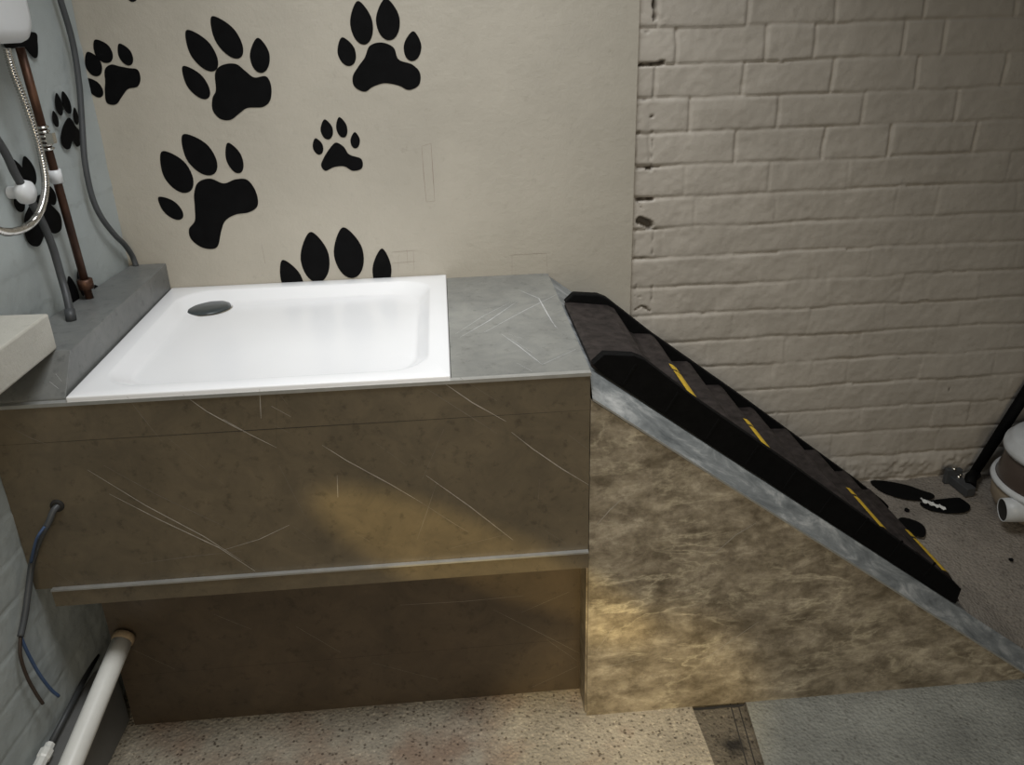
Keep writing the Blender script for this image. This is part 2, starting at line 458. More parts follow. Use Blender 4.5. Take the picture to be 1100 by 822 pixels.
# crumbling render band at the foot of the wall
band = np.clip((.24 + .06*vnoise(U, Z, .2, 40) - Z)/.02, 0, 1)
h += band*(.006 + .010*vnoise(U, Z, .035, 41) + .006*vnoise(U, Z, .012, 42))
bw = relief_mesh('wall_back_brick', U, Z, np.stack([U, .012 - h, Z], -1), 'brick', gap)
bw['label'] = 'beige painted brick wall behind the black ramp'; bw['category'] = 'wall'
mb = MB().box((XP-.03, .036, -.02), (3.05, .2, 2.2))
# plastered part
mb = MB().box((-.35, 0, -.02), (XP, .2, 2.2))
mb.box((XP, .04, -.02), (3.05, .2, 2.2))
def pl(*pts): return [back(u, v) for u, v in pts]
for pts in [pl((453, 157), (455, 186), (458, 217)), pl((463, 154), (465, 185), (467, 216)), pl((458, 217), (467, 216)), pl((453, 157), (463, 154)),
            pl((550, 295), (550, 274)), pl((548, 274), (587, 272)), pl((587, 272), (588, 294)), pl((281, 263), (285, 283)),
            pl((420, 271), (446, 269)), pl((437, 268), (438, 284)), pl((444, 270), (445, 290)), pl((428, 275), (428, 292)), pl((420, 283), (446, 281))]:
    mb.ribbon(pts, .0014, (0, -1, 0), mi=1)
struct('wall_back', mb, ['plaster', 'pencil'], 'beige plastered wall behind the white tray with paw prints', 'wall', origin=(0, 0, 0))

# left wall (slightly out of square), painted blockwork
def soft_l(ck): return (.03, .05) if ck < 7 else (.25, .38)
U, Z, h, gap = masonry(-2.2, 0.12, -.02, 2.2, .005, .0809, 1.4505, {}, 23, .0055, .2213, soft_l)
h *= np.where(Z > .9, .45, .8)
lp = np.stack([-.022 + .09*U + h, U - .09*h, Z], -1)
lw = relief_mesh('wall_left', U[:, ::-1], Z[:, ::-1], lp[:, ::-1], 'left_paint')
lw['label'] = 'pale grey painted wall at the left edge of the photo'; lw['category'] = 'wall'

# floor: aggregate concrete, dark strip of repair, smoother slab on the right
ca, cb, cc, c_d = flat(744, 761, 0), flat(800, 757, 0), flat(818, 818, 0), flat(766, 818, 0)
mb = MB()
def quad(a, b_, c, d, mi): mb.add([a, b_, c, d], [(0, 1, 2, 3)], mi)
yb = .02; yn = -3.2; e = lambda p, q, y: p + (q - p)*((y - p.y)/(q.y - p.y))
l1, l0 = e(ca, c_d, YF + .02), e(ca, c_d, yn); r1, r0 = e(cb, cc, YF + .02), e(cb, cc, yn)
quad((-.6, yn, 0), tuple(l0), tuple(l1), (-.6, YF + .02, 0), 0)
quad((-.6, YF + .02, 0), (2.2, YF + .02, 0), (2.2, yb, 0), (-.6, yb, 0), 0)
quad(tuple(r0 + Vector((.004, 0, 0))), (3.05, yn, 0), (3.05, YF + .02, 0), tuple(r1 + Vector((.004, 0, 0))), 1)
dn = Vector((0, 0, -.006))
quad(l0 + dn, r0 + dn, r1 + dn, l1 + dn, 2)
quad(l0, l0 + dn, l1 + dn, l1, 2); quad(r0 + dn, r0 + Vector((.004, 0, 0)), r1 + Vector((.004, 0, 0)), r1 + dn, 2)
m1 = e(ca, c_d, YF+.02)
for off in (.012, .03):           # double groove by the slab joint
    a, b_ = r0 + Vector((-off, 0, -.0059)), r1 + Vector((-off, 0, -.0059))
    quad(a + Vector((-.003, 0, 0)), a, b_, b_ + Vector((-.003, 0, 0)), 3)
quad((-.6, yn, -.05), (-.6, yb, -.05), (3.05, yb, -.05), (3.05, yn, -.05), 0)
st = flat(787, 801, -.0056)
nt = M['floor_chan'].node_tree                                   # black wet stain on the strip
bs = next(n for n in nt.nodes if n.type == 'BSDF_PRINCIPLED'); old = bs.inputs['Base Color'].links[0].from_socket
tc = next(n for n in nt.nodes if n.type == 'TEX_COORD')
vd = nt.nodes.new('ShaderNodeVectorMath'); vd.operation = 'DISTANCE'; nt.links.new(tc.outputs['Object'], vd.inputs[0]); vd.inputs[1].default_value = st
ns = noise(nt, tc, 38, 6, .7)
ml = nt.nodes.new('ShaderNodeMath'); ml.operation = 'MULTIPLY_ADD'; nt.links.new(ns.outputs[0], ml.inputs[0]); ml.inputs[1].default_value = .09; nt.links.new(vd.outputs['Value'], ml.inputs[2])
mk = ramp(nt, ml.outputs[0], [(.052, (1, 1, 1)), (.085, (0, 0, 0))]).outputs[0]
nt.links.new(mix(nt, old, (.010, .008, .006), mk), bs.inputs['Base Color'])
g0, g1 = l1 + dn, r1 + dn
mb.ribbon([Vector((g0.x + (g1.x-g0.x)*k/10, YF - .003 - .002*random.random(), -.0055)) for k in range(11)], .008, (0, 0, 1), mi=3)  # dark ribbon painted for the shade in the gap under the ramp panel
struct('floor', mb, ['floor', 'floor_slab', 'floor_chan', 'dark'], 'concrete yard floor with a dark repaired strip', 'floor', origin=(0, 0, 0))

# raised concrete apron behind the foot of the ramp
nx, ny = 60, 40
xs = np.linspace(1.70, 3.05, nx); ys = np.linspace(-.655, .03, ny)
mb = MB(); vs = []
for x in xs:
    for y in ys:
        t = min(1, max(0, (x-1.93)/.18)) * min(1, max(0, (-y-.25)/.37))
        z = .150 - .09*t
        if x < 1.93: z = min(z, max(.01, zr(x) - .004)) if y > -.66 else z
        z += .004*(math.sin(x*17+y*9)*.5 + math.sin(x*31-y*23)*.3)
        if y < -.63: z = z * max(0, (y+.655)/.025)
        vs.append((x, y, max(z, -.004)))
fs = [(i*ny+j, (i+1)*ny+j, (i+1)*ny+j+1, i*ny+j+1) for i in range(nx-1) for j in range(ny-1)]
mb.add(vs, fs, 0, True)
struct('floor_raised', mb, 'floor_raised', 'raised brown grey concrete behind the foot of the ramp', 'floor', origin=(0, 0, 0))

# low grey boxing along the foot of the left wall
mb = MB()
prof = [(y, -.03 + .03*(y+.6)) for y in (-.585, -2.0)]
pts = [(-.024, -.575, 0), (-.085, -2.0, 0), (-.2, -2.0, 0), (-.075, -.575, 0)]
mb.prism(pts, (0, 0, .15))
struct('baseboard_left', mb, 'boxing', 'grey boxing along the foot of the left wall', 'baseboard', bevel=.002)

# ------------------------------------------------------------------ PAW PRINTS
def ell(c, d, hl, hw, tip=.35):
    """outline of a toe: long axis d, slightly pointed at its far end"""
    d = Vector((d[0], d[1])).normalized(); n = Vector((-d.y, d.x)); out = []
    for k in range(36):
        a = 2*PI*k/36; ca_, sa = math.cos(a), math.sin(a)
        w = hw*sa*(1 - tip*max(0, -ca_)**1.5 + .05*ca_)
        out.append(Vector(c) + d*hl*ca_ + n*w)
    return out
def paw(label, cat, tf, toes, palm, plane, nrm, group, th=.0009, mat='black_paint'):
    """tf maps the traced coordinates to photo pixels, plane maps those onto the wall"""
    W3 = lambda p: plane(*tf(p))
    allp = []
    outl = [[W3(p) for p in ell(*t)] for t in toes]
    pm = None
    if palm:
        q = smooth_path([(a, b_, 0) for a, b_ in palm], 6, True); pm = [W3((p.x, p.y)) for p in q]
    ref = pm or outl[0]; c = sum(ref, Vector())/len(ref)
    t = thing('paw_print', c, label, cat, group)
    nv = Vector(nrm)
    if pm: link('palm_pad', MB().prism([p + nv*.0002 for p in pm], nv*th), mat, t)
    for o_ in outl: link('toe_pad', MB().prism([p + nv*.0002 for p in o_], nv*th), mat, t)
    return t
Z4 = lambda p: (140 + p[0]/2.741, p[1]/2.741)
Z1 = lambda p: (p[0]/2.74 + (2.5 if p[0] > 241 else 0), p[1]/2.74)
Z2 = lambda p: (p[0]/3.7375, 140 + p[1]/3.7375)
Z0 = lambda p: (p[0]/5.48, p[1]/5.48)
GB = 'black paw prints painted on the walls'
BN = (0, -1, 0)
paw('large black paw print with long slanted toes, upper left on the plaster wall', 'paw print', Z4,
    [((192, 242), (75, 95), 60, 27), ((208, 148), (85, 118), 73, 33), ((282, 109), (85, 122), 74, 33), ((381, 163), (12, 100), 52, 29)],
    [(250,215),(270,192),(310,188),(340,210),(365,228),(400,225),(415,255),(412,295),(390,315),(345,318),(320,335),(295,353),(265,350),(243,325),(242,290),(252,265)], back, BN, GB)
paw('large upright black paw print at the top of the plaster wall, right of the others', 'paw print', Z4,
    [((636, 152), (25, 80), 44, 26), ((680, 67), (20, 125), 65, 33), ((758, 57), (12, 120), 62, 35), ((831, 136), (-4, 85), 44, 26)],
    [(690,170),(705,135),(740,125),(775,140),(790,175),(830,190),(853,215),(850,250),(820,265),(790,252),(750,245),(715,255),(690,270),(660,255),(655,225),(672,195)], back, BN, GB)
paw('large tilted black paw print with a bent palm above the round waste cover', 'paw print', Z4,
    [((118, 612), (70, 62), 47, 22), ((134, 505), (80, 115), 72, 38), ((201, 454), (92, 115), 74, 38), ((305, 465), (35, 85), 48, 23)],
    [(188,570),(200,537),(235,526),(275,540),(310,528),(345,530),(370,565),(375,605),(350,625),(310,632),(280,650),(268,680),(255,728),(215,730),(180,705),(173,675),(190,650),(190,610)], back, BN, GB)
paw('smallest black paw print on the plaster wall, below the upright large one', 'paw print', Z4,
    [((552, 431), (13, 42), 25, 15), ((578, 381), (12, 55), 30, 18), ((622, 375), (14, 58), 31, 16), ((662, 413), (2, 45), 24, 14)],
    [(585,440),(605,420),(628,432),(645,455),(680,468),(682,495),(655,503),(630,490),(600,492),(575,503),(562,488),(568,468)], back, BN, GB)
paw('four black paw print toes showing just over the white tray back rim', 'paw print', Z4,
    [((474, 822), (45, 95), 62, 30), ((543, 757), (22, 130), 75, 42), ((642, 744), (28, 130), 76, 43), ((741, 792), (0, 100), 60, 28)], None, back, BN, GB)
paw('medium black paw print beside the grey cable near the left corner of the plaster wall', 'paw print', Z1,
    [((272, 258), (35, 45), 34, 18), ((267, 188), (28, 60), 39, 23), ((295, 150), (42, 60), 40, 24), ((361, 160), (32, 58), 36, 19)],
    [(302,205),(320,190),(345,195),(370,200),(398,205),(407,232),(398,255),(370,262),(352,285),(335,307),(308,303),(302,270),(303,240)], back, BN, GB)
paw('tip of one black toe cut off by the top edge above the left plaster', 'paw print', lambda p: p, [((142, -4), (1, .1), 6, 6)], None, back, BN, GB)
LNv = tuple(LN)
lpl = lambda u, v: left(u, v, .0035)
paw('small slender black paw print on the grey left wall beside the grey cable', 'paw print', Z1,
    [((162, 350), (12, 45), 25, 8), ((172, 307), (14, 65), 34, 10), ((194, 302), (20, 62), 35, 11), ((222, 342), (8, 50), 26, 7)],
    [(195,352),(206,348),(222,372),(236,390),(238,420),(226,432),(213,415),(205,437),(190,437),(178,412),(182,380)], lpl, LNv, GB)
paw('large black paw print on the left wall behind the copper pipe and chrome hose', 'paw print', Z2,
    [((115, 163), (35, 110), 62, 24), ((76, 290), (18, 70), 40, 21), ((78, 168), (45, 85), 58, 18), ((205, 262), (20, 80), 40, 18)],
    [(100,340),(130,285),(165,258),(200,295),(240,340),(245,395),(220,415),(185,408),(158,462),(125,462),(103,430),(98,380)], lpl, LNv, GB)
paw('black palm of a paw print mostly hidden behind the white box at top left', 'paw print', Z0, [],
    [(20,235),(60,205),(200,190),(219,250),(220,325),(203,343),(178,322),(150,287),(110,275),(80,285),(30,280)], lpl, LNv, GB)
paw('small black toes low on the left wall around the foot of the copper pipe', 'paw print', Z2,
    [((292, 645), (18, 60), 62, 19), ((330, 618), (18, 60), 62, 17), ((386, 634), (6, 10), 15, 10)], None, lpl, LNv, GB)

# ------------------------------------------------------------------ WASH PLATFORM
plat = thing('wash_platform', (.48, -.34, 0), 'stone effect boxed platform carrying the white shower tray', 'platform')
fv = lambda pts: [back(u, v, YF) for u, v in pts]
def z8(*p): return [(240 + a/2.619, 400 + b_/2.619) for a, b_ in p]
def z3(*p): return [(a/2.554, 500 + b_/2.554) for a, b_ in p]
def z2(*p): return [(a/3.736, 260 + b_/3.736) for a, b_ in p]
mb = MB()
mb.prism([(-.082, YF, .4585), (XR-.0035, YF, .4585), (XR-.0035, YF, HD - .004), (-.082, YF, HD - .004)], (0, .012, 0))
strong = [z8((0,132),(75,175),(150,212)), z8((278,205),(350,250),(470,315),(560,368)), z8((620,30),(700,85),(795,138)), z8((810,168),(870,215),(950,270),(1030,318)),
          z8((570,290),(690,375),(815,472)), z3((240,12),(400,110),(560,195),(664,262)), z3((300,78),(440,150),(600,225),(700,290)), z2((735,612),(830,680),(930,735),(985,765)), z8((135,95),(190,125)),
          z8((320,290),(321,320),(322,352)), z8((102,47),(104,90),(106,130)), z8((185,430),(100,470),(0,500))]
weak = [z8((560,368),(640,420),(690,450)), z8((570,45),(680,115),(770,172)), z8((665,15),(770,80)), z8((145,150),(195,175)), z8((525,230),(550,250)),
        z8((195,432),(260,480)), z8((0,495),(110,565)), z8((890,300),(885,365)), z8((600,310),(570,400),(545,470)), z8((430,200),(515,262)), z8((360,445),(410,475)),
        z8((905,445),(965,482)), z8((640,495),(800,455)), z3((285,0),(430,80),(664,190)), z3((380,270),(520,250),(664,235)), z3((85,245),(210,330)), z2((25,735),(120,785),(210,820)),
        z2((510,620),(570,700),(650,800)), z2((690,755),(760,810)), z8((970,175),(1030,220)), z8((150,50),(180,90)), z8((620,160),(560,300)),
        z8((815,310),(812,322)), [(300, 500), (330, 560)], [(180, 470), (240, 520)]]
for p in strong: mb.ribbon(fv(p), .0019, BN, mi=1)
for p in weak: mb.ribbon(fv(p), .0013, BN, mi=2)
mb.ribbon([(-.083, YF, .784), (.45, YF, .784), (XR-.004, YF, .784)], .0014, BN, mi=3)          # joint between panel strips
mb.ribbon([back(297, 420, YF), back(297, 480, YF)], .0008, BN, mi=3)
link('front_panel', mb, ['panel', 'vein', 'vein_faint', 'dark'], plat)
# aluminium angle along the front top edge
mb = MB(); mb.prism([(-.083, YF-.002, HD+.001), (-.083, YF+.012, HD+.001), (-.083, YF+.012, HD-.006), (-.083, YF-.002, HD-.006)], (XR+.083-.002, 0, 0))
link('edge_trim', mb, 'alu', plat)
# deck around the tray
mb = MB(); mb.box((.7725, YF+.012, HD-.012), (XR-.001, -.0005, HD))
dk = lambda pts: [flat(400 + a/2.741, 120 + b_/2.741, HD) for a, b_ in pts]
for p in [((258,665),(345,615),(425,560)), ((330,650),(440,590),(550,535)), ((430,525),(490,550),(515,595),(540,635)), ((380,655),(430,690),(500,745)), ((500,745),(600,700))]:
    mb.ribbon(dk(p), .0022, (0, 0, 1), mi=1)
for p in [((410,670),(470,710)), ((425,740),(470,765)), ((245,655),(330,600),(410,560)), ((520,610),(545,638)), ((400,655),(440,668))]:
    mb.ribbon(dk(p), .0013, (0, 0, 1), mi=1)
link('deck', mb, ['deck', 'vein_deck'], plat)
# bearing frame under the tray (hidden) and closed right end
mb = MB(); mb.box((.012, YF+.02, .44), (XR-.012, -.004, HD-.019)); link('carcass', mb, 'dark', plat)
# ledge boxed along the left wall
mb = MB(); lz = .937
pts = [(.068, YF+.012, HD-.012), (.068, -.0005, HD-.012), (.068, -.0005, lz), (.060, YF+.012, lz)]
a0, a1 = (.068, YF+.001, 0), (.069, -.0005, 0)
yq = -.600
vs = []
for y, xr_, zt_ in ((YF+.0125, .066, HD+.004), (yq, .067, lz-.001), (-.001, .069, lz)):
    xl = lwx(y) + .004
    vs += [(xl, y, HD-.010), (.069 if y > -.1 else .066, y, HD-.010), (xr_, y, zt_), (xl, y, zt_)]
fs = [(0, 1, 2, 3), (11, 10, 9, 8)]
for i in (0, 4):
    for j in range(4):
        k = (j+1) % 4; fs.append((i+k, i+j, i+4+j, i+4+k))
mb.add(vs, fs)
for a, b_ in [((440, 305), (488, 358)), ((215, 530), (240, 560)), ((495, 260), (540, 305)), ((190, 560), (228, 590))]:
    pa = [onplane(p[0]/3.736, 260+p[1]/3.736, (1, 0, 0), .064) for p in (a, b_)]
    mb.ribbon(pa, .0018, (1, 0, 0), .0035, mi=1)
link('ledge', mb, ['ledge', 'vein_deck'], plat, bevel=.0015)
# projecting lip under the front panel with bright top edge
mb = MB(); mb.box((-.048, YF-.009, .4205), (XR-.004, YF-.0002, .4575))
link('lower_lip', mb, 'panel', plat)
mb = MB(); mb.box((-.048, YF-.011, .4575), (XR-.004, YF-.0005, .4612)); link('lip_trim', mb, 'alu', plat)
# recessed kick panel
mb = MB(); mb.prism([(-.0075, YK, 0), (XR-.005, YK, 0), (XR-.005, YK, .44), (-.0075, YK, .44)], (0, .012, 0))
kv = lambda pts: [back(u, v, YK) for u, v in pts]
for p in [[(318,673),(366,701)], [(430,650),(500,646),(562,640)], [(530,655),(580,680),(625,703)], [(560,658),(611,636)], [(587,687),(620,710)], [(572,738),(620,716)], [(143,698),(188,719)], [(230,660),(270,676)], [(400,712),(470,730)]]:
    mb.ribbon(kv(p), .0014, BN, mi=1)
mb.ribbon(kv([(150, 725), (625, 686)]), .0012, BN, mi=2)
link('kick_panel', mb, ['panel_shaded', 'vein_faint', 'dark'], plat)
mb = MB(); mb.box((-.0075, YK+.012, 0), (.012, -.05, .44)); link('side_panel', mb, 'panel_shaded', plat)

# ------------------------------------------------------------------ SHOWER TRAY
TX0, TX1, TY0, TY1 = .0712, .7715, -.6765, -.0012
ZT, ZB = .8726, .847
tray = thing('shower_tray', ((TX0+TX1)/2, (TY0+TY1)/2, HD), 'square white shower tray set into the platform', 'shower tray')
def rrect(x0, x1, y0, y1, r, z, n=10):
    out = []
    for cx, cy, a0 in ((x1-r, y1-r, 0), (x0+r, y1-r, PI/2), (x0+r, y0+r, PI), (x1-r, y0+r, 1.5*PI)):
        for k in range(n+1):
            a = a0 + PI/2*k/n; out.append(Vector((cx + r*math.cos(a), cy + r*math.sin(a), z)))
    return out
def inset(d, r, z): return rrect(TX0+d, TX1-d, TY0+d, TY1-d, r, z)
loops = [inset(.0, .003, HD-.004), inset(0, .003, ZT-.003), inset(.0009, .003, ZT-.0008), inset(.003, .003, ZT)]
loops += [inset(.038, .075, ZT), inset(.0415, .078, ZT-.0008), inset(.0445, .08, ZT-.003), inset(.064, .092, ZB+.004), inset(.068, .094, ZB+.0012), inset(.075, .096, ZB)]
DC = flat(223, 328, ZB+.006)
def toward(t, z):
    base = inset(.075, .096, z); return [p + (Vector((DC.x, DC.y, z)) - p)*t for p in base]
loops += [toward(.35, ZB-.001), toward(.7, ZB-.002), toward(.93, ZB-.003)]
mb = MB().loft(loops, cap_end=True)
# lower body let into the deck opening
link('tray_body', mb, 'tray', tray)
dr = MB().lathe([(0, .0085), (.03, .0082), (.046, .0065), (.0535, .0035), (.055, .001), (.054, 0)], (DC.x, DC.y, ZB-.002))
dc = link('waste_cover', dr, 'dark_drain', tray)
link('waste_ring', MB().lathe([(.055, 0), (.0575, .0012), (.0595, 0)], (DC.x, DC.y, ZB-.0022)), 'chrome', tray)

# ------------------------------------------------------------------ RAMP BASE
rb = thing('ramp_base', (1.5, -.34, 0), 'brown marble effect ramp base with a silver grey sloping top', 'ramp')
xt = 1.0476 + .804/.748
xe = XR + .0008
mb = MB(); mb.prism([(xe-.003, YF-.001, 0), (xt-.002, YF-.001, 0), (xe-.003, YF-.001, zr(xe)-.004)], (0, .010, 0))
for p in [z for z in [[(640,565),(655,548),(668,536)], [(756,605),(790,575),(812,562)], [(752,712),(790,685),(815,668)], [(640,700),(660,672)], [(645,718),(690,708)]]]:
    mb.ribbon([back(u, v, YF-.001) for u, v in p], .0020, BN, mi=1)
link('side_panel', mb, ['marble', 'vein'], rb)
mb = MB(); mb.box((xe-.006, YF-.001+.010, 0), (xe-.001, YK+.1, zr(xe)-.004)); link('end_panel', mb, 'marble', rb)
HB = .0455; YT2 = -.643
x2 = 1.94
vs = [(xe, YF-.002, zr(xe)), (xt, YF-.002, 0), (xe, YT2, zr(xe)+HB), (xt+HB/.748, YT2, 0), (x2, YT2, zr(x2)+HB), (x2, -.002, zr(x2)+HB), (xe, -.002, zr(xe)+HB),
      (xe, YT2, zr(xe)), (x2, -.002, zr(x2)+HB-.012), (xe, -.002, zr(xe)+HB-.012), (x2, YT2+.012, zr(x2)+HB-.012), (xe, YT2+.012, zr(xe)+HB-.012)]
mb = MB(); mb.add(vs, [(0, 1, 3, 4, 2), (2, 4, 5, 6), (5, 4, 10, 8), (8, 10, 11, 9), (6, 9, 11, 7, 0, 2) if False else (2, 6, 9, 11)])
link('ramp_top', mb, 'silver', rb)
mb = MB(); mb.prism([(xe, YF-.0045, zr(xe)+.001), (xt, YF-.0045, .0008), (xt-.006, YF-.0045, 0), (xe, YF-.0045, zr(xe)-.0035)], (0, .0035, 0))
link('edge_trim', mb, 'alu', rb)

# ------------------------------------------------------------------ RUBBER RAMP ON TOP
rr = thing('rubber_ramp', (1.48, -.435, .2), 'black rubber ramp with raised side walls and yellow marked humps', 'ramp')
Y0, Y1 = -.640, -.228
top = [(1.0478, .8625), (1.0694, .8826), (1.128, .8765), (1.1494, .8665), (1.26, .7725), (1.48, .6030), (1.82, .3320), (1.906, .2585), (1.914, .2500)]
bot = [(1.908, .2085), (1.897, .2165), (1.60, zr(1.60)+.048), (1.30, zr(1.30)+.050), (1.10, zr(1.10)+.052), (1.060, .8495)]
for nm, ya, yb_, dx in (('side_wall', Y0, Y0+.024, 0), ('side_wall', Y1-.024, Y1, .03)):
    mb = MB(); mb.prism([(x + dx*(max(0, x-1.2)/.7), ya, z - .748*dx*(max(0, x-1.2)/.7)) for x, z in top+bot], (0, yb_-ya, 0))
    if ya == Y0:
        for k in range(9):          # moulded ribs on the outer face
            x = 1.13 + k*.088; zt = zr(x)+.118; zb = zr(x-.022)+.055
            mb.prism([(x, ya-.0012, zt), (x+.005, ya-.0012, zt-.004), (x-.019, ya-.0012, zb), (x-.024, ya-.0012, zb+.003)], (0, .002, 0))
    link(nm, mb, 'black_rubber', rr, bevel=.003)
humps = [(1.2447, .7730, 1.2970, .6985), (1.3411, .6950, 1.3810, .6305), (1.4260, .6255, 1.4710, .5620), (1.5133, .5575, 1.5630, .4945), (1.6104, .4900, 1.6590, .4255),
         (1.6980, .4215, 1.7470, .3550), (1.7858, .3510, 1.8350, .2930), (1.8670, .2885, 1.922, .215)]
def hump(i, f):                     # rounded front of hump i, f from nose to foot
    x0, z0, x1, z1 = humps[i]; d = Vector((x1-x0, 0, z1-z0)); n = Vector((-d.z, 0, d.x)).normalized()
    return Vector((x0, 0, z0)) + d*f + n*(.0135*math.sin(PI*min(1, f)**.62))
prof = [(1.0478, .8610), (1.058, .8625), (1.150, .8505), (1.166, .842), (1.2060, .7800), (1.2160, .7745)]
for i in range(8):
    prof += [(p.x, p.z) for p in (hump(i, f) for f in (0, .08, .2, .38, .6, .82, 1))]
    if i < 7: prof.append((humps[i][2] + .009, humps[i+1][1] + .002))
prof.append((1.930, .200))
under = [(1.922, .196), (1.60, zr(1.60)+.055), (1.15, zr(1.15)+.055), (1.075, .8335), (1.0478, .852)]
mb = MB()
mb.prism([(x, Y0+.020, z) for x, z in prof+under], (0, Y1-Y0-.040, 0))
tread = link('tread', mb, 'tread_rubber', rr)
# yellow markings on the front of every other hump
for i in (0, 2, 5, 7):
    mb = MB(); k = [hump(i, f) for f in (.04, .14, .26, .40)]
    for ya, yb_ in ((-.615, -.485), (-.476, -.446)):
        lo_ = [p + Vector((0, ya, 0)) + Vector((.0006, 0, .0008)) for p in k]; hi_ = [p + Vector((0, yb_, 0)) + Vector((.0006, 0, .0008)) for p in k]
        mb.add(lo_ + hi_, [(j, j+1, j+5, j+4) for j in range(3)])
    link('yellow_stripe', mb, 'yellow', tread)['label'] = 'yellow painted marking'
# ------------------------------------------------------------------ LEFT WALL FITTINGS
def lw_pt(u, v, off): return left(u, v, off)
base = lambda u, v: flat(u, v, lz - .004)
# grey cable down the corner
pts = [left(58, -22, .02), left(65, 0, .02), left(78, 45, .02), left(85, 90, .02), left(88, 130, .02), left(91, 172, .02), left(98, 208, .02), left(108, 232, .02), left(123, 252, .02), left(134, 263, .02), left(142, 275, .018)]
pts.append(Vector((pts[-1].x+.004, -.012, lz-.001)))
tag(link('grey_cable', MB().tube(smooth_path(pts, 6), .0066, 12), 'cable_grey'), 'thick grey cable running down the corner of the left wall into the grey ledge', 'cable')
# copper pipe with clip and hose clamp
cb = flat(97, 323, lz-.006)
ct = left(20, 46, .034); 
cdir = (ct - cb); ctop = ct
cp = thing('copper_pipe', cb, 'tarnished copper pipe rising from the grey ledge up the left wall', 'pipe')
link('pipe', MB().tube([cb + cdir*t for t in (0, .25, .5, .75, .985)], .0085, 16), 'copper', cp)
def along(t): return cb + cdir*t
cn = cdir.normalized()
link('pipe_clip', MB().tube([along(.495) , along(.545)], .0125, 16), 'white_plastic', cp)
mb = MB().lathe([(.0095, -.012), (.016, -.010), (.016, .010), (.0095, .012)], along(.075), cn, 20); link('pipe_foot', mb, 'copper', cp)
mb = MB()
for k in range(6): mb.lathe([(.0088, -.003), (.0125, -.001), (.0125, .001), (.0088, .003)], along(.625 + k*.016), cn, 18)
mb.box(along(.66) + Vector((.006, -.012, -.008)), along(.66) + Vector((.020, .004, .012)))
link('hose_clamp', mb, 'chrome', cp)
# dark grey hose
pts = [left(-20, 125, .03), left(5, 163, .03), left(16, 186, .032), left(30, 210, .032), left(44, 236, .032), left(56, 264, .034), left(66, 298, .036)]
hb = flat(77, 346, lz-.004); pts += [pts[-1].lerp(hb, .5) + Vector((.002, 0, 0)), hb]
gh = thing('grey_hose', hb, 'dark grey hose slanting across the left wall to the ledge beside the copper pipe', 'hose')
link('hose', MB().tube(smooth_path(pts, 6), .0078, 12), 'hose_grey', gh)
link('hose_sleeve', MB().tube([hb + Vector((0, 0, .0)), hb + (pts[-2]-hb)*.55], .0105, 12), 'hose_grey', gh)
# chrome shower hose (ribbed)
pts = [left(7, 52, .05), left(14, 77, .05), left(26, 108, .05), left(37, 140, .05), left(45, 170, .05), left(49, 198, .055), left(45, 222, .06), left(36, 238, .065), left(22, 247, .07), left(4, 249, .075), left(-18, 240, .08)]
sp = smooth_path(pts, 30)
hose = MB().tube(sp, .007, 12, rfun=lambda t: .0066 + .0012*math.sin(t*2*PI*95))
tag(link('shower_hose', hose, 'chrome'), 'ribbed chrome shower hose curling off the left edge in front of the copper pipe', 'hose')
# white instantaneous shower box
ub = thing('shower_unit', left(10, 20, .05), 'white rounded shower unit on the left wall at the top left corner', 'shower unit')
ux0 = lwx(-.35)+.002
def urect(z, s, x0, x1): 
    a = rrect(0, 1, 0, 1, .18, z, 6); out = []
    return out
def uloop(x, d, r):
    out = []
    y0, y1, z0, z1 = -.62+d, -.318-d, 1.464+d, 1.80-d
    for cy, cz, a0 in ((y1-r, z1-r, 0), (y0+r, z1-r, PI/2), (y0+r, z0+r, PI), (y1-r, z0+r, 1.5*PI)):
        for k in range(9):
            a = a0 + PI/2*k/8; y = cy + r*math.cos(a); out.append(Vector((lwx(y) + x, y, cz + r*math.sin(a))))
    return out
mb = MB().loft([uloop(.006, 0, .035), uloop(.055, 0, .035), uloop(.066, .004, .035), uloop(.073, .012, .032), uloop(.076, .025, .03)])
link('unit_case', mb, 'white_plastic', ub)
mb = MB().lathe([(0, .018), (.03, .017), (.036, .010), (.037, 0)], (lwx(-.46)+.076, -.46, 1.60), LN, 28); link('dial', mb, 'white_plastic', ub)
mb = MB().tube([Vector((lwx(-.46)+.045, -.46, 1.466)), Vector((lwx(-.46)+.045, -.46, 1.44))], .011, 16); link('hose_outlet', mb, 'chrome', ub)
# white knob
kc = left(10, 207, .0)
mb = MB().lathe([(.012, .0), (.012, .018), (.0215, .022), (.0235, .032), (.021, .042), (.012, .047), (0, .048)], kc, LN, 28)
tag(link('valve_knob', mb, 'white_plastic', origin=kc), 'round white plastic knob on the left wall inside the loop of chrome hose', 'knob')
# painted brick lying on the ledge
mb = MB()
bx = [(.040, -.592), (.034, -.812), (-.076, -.812), (-.068, -.586)]
mb.prism([(x, y, lz) for x, y in bx], (0, 0, .070))
tag(link('painted_brick', mb, 'block_paint', bevel=.004), 'cream painted brick lying on the grey ledge against the left wall', 'brick')

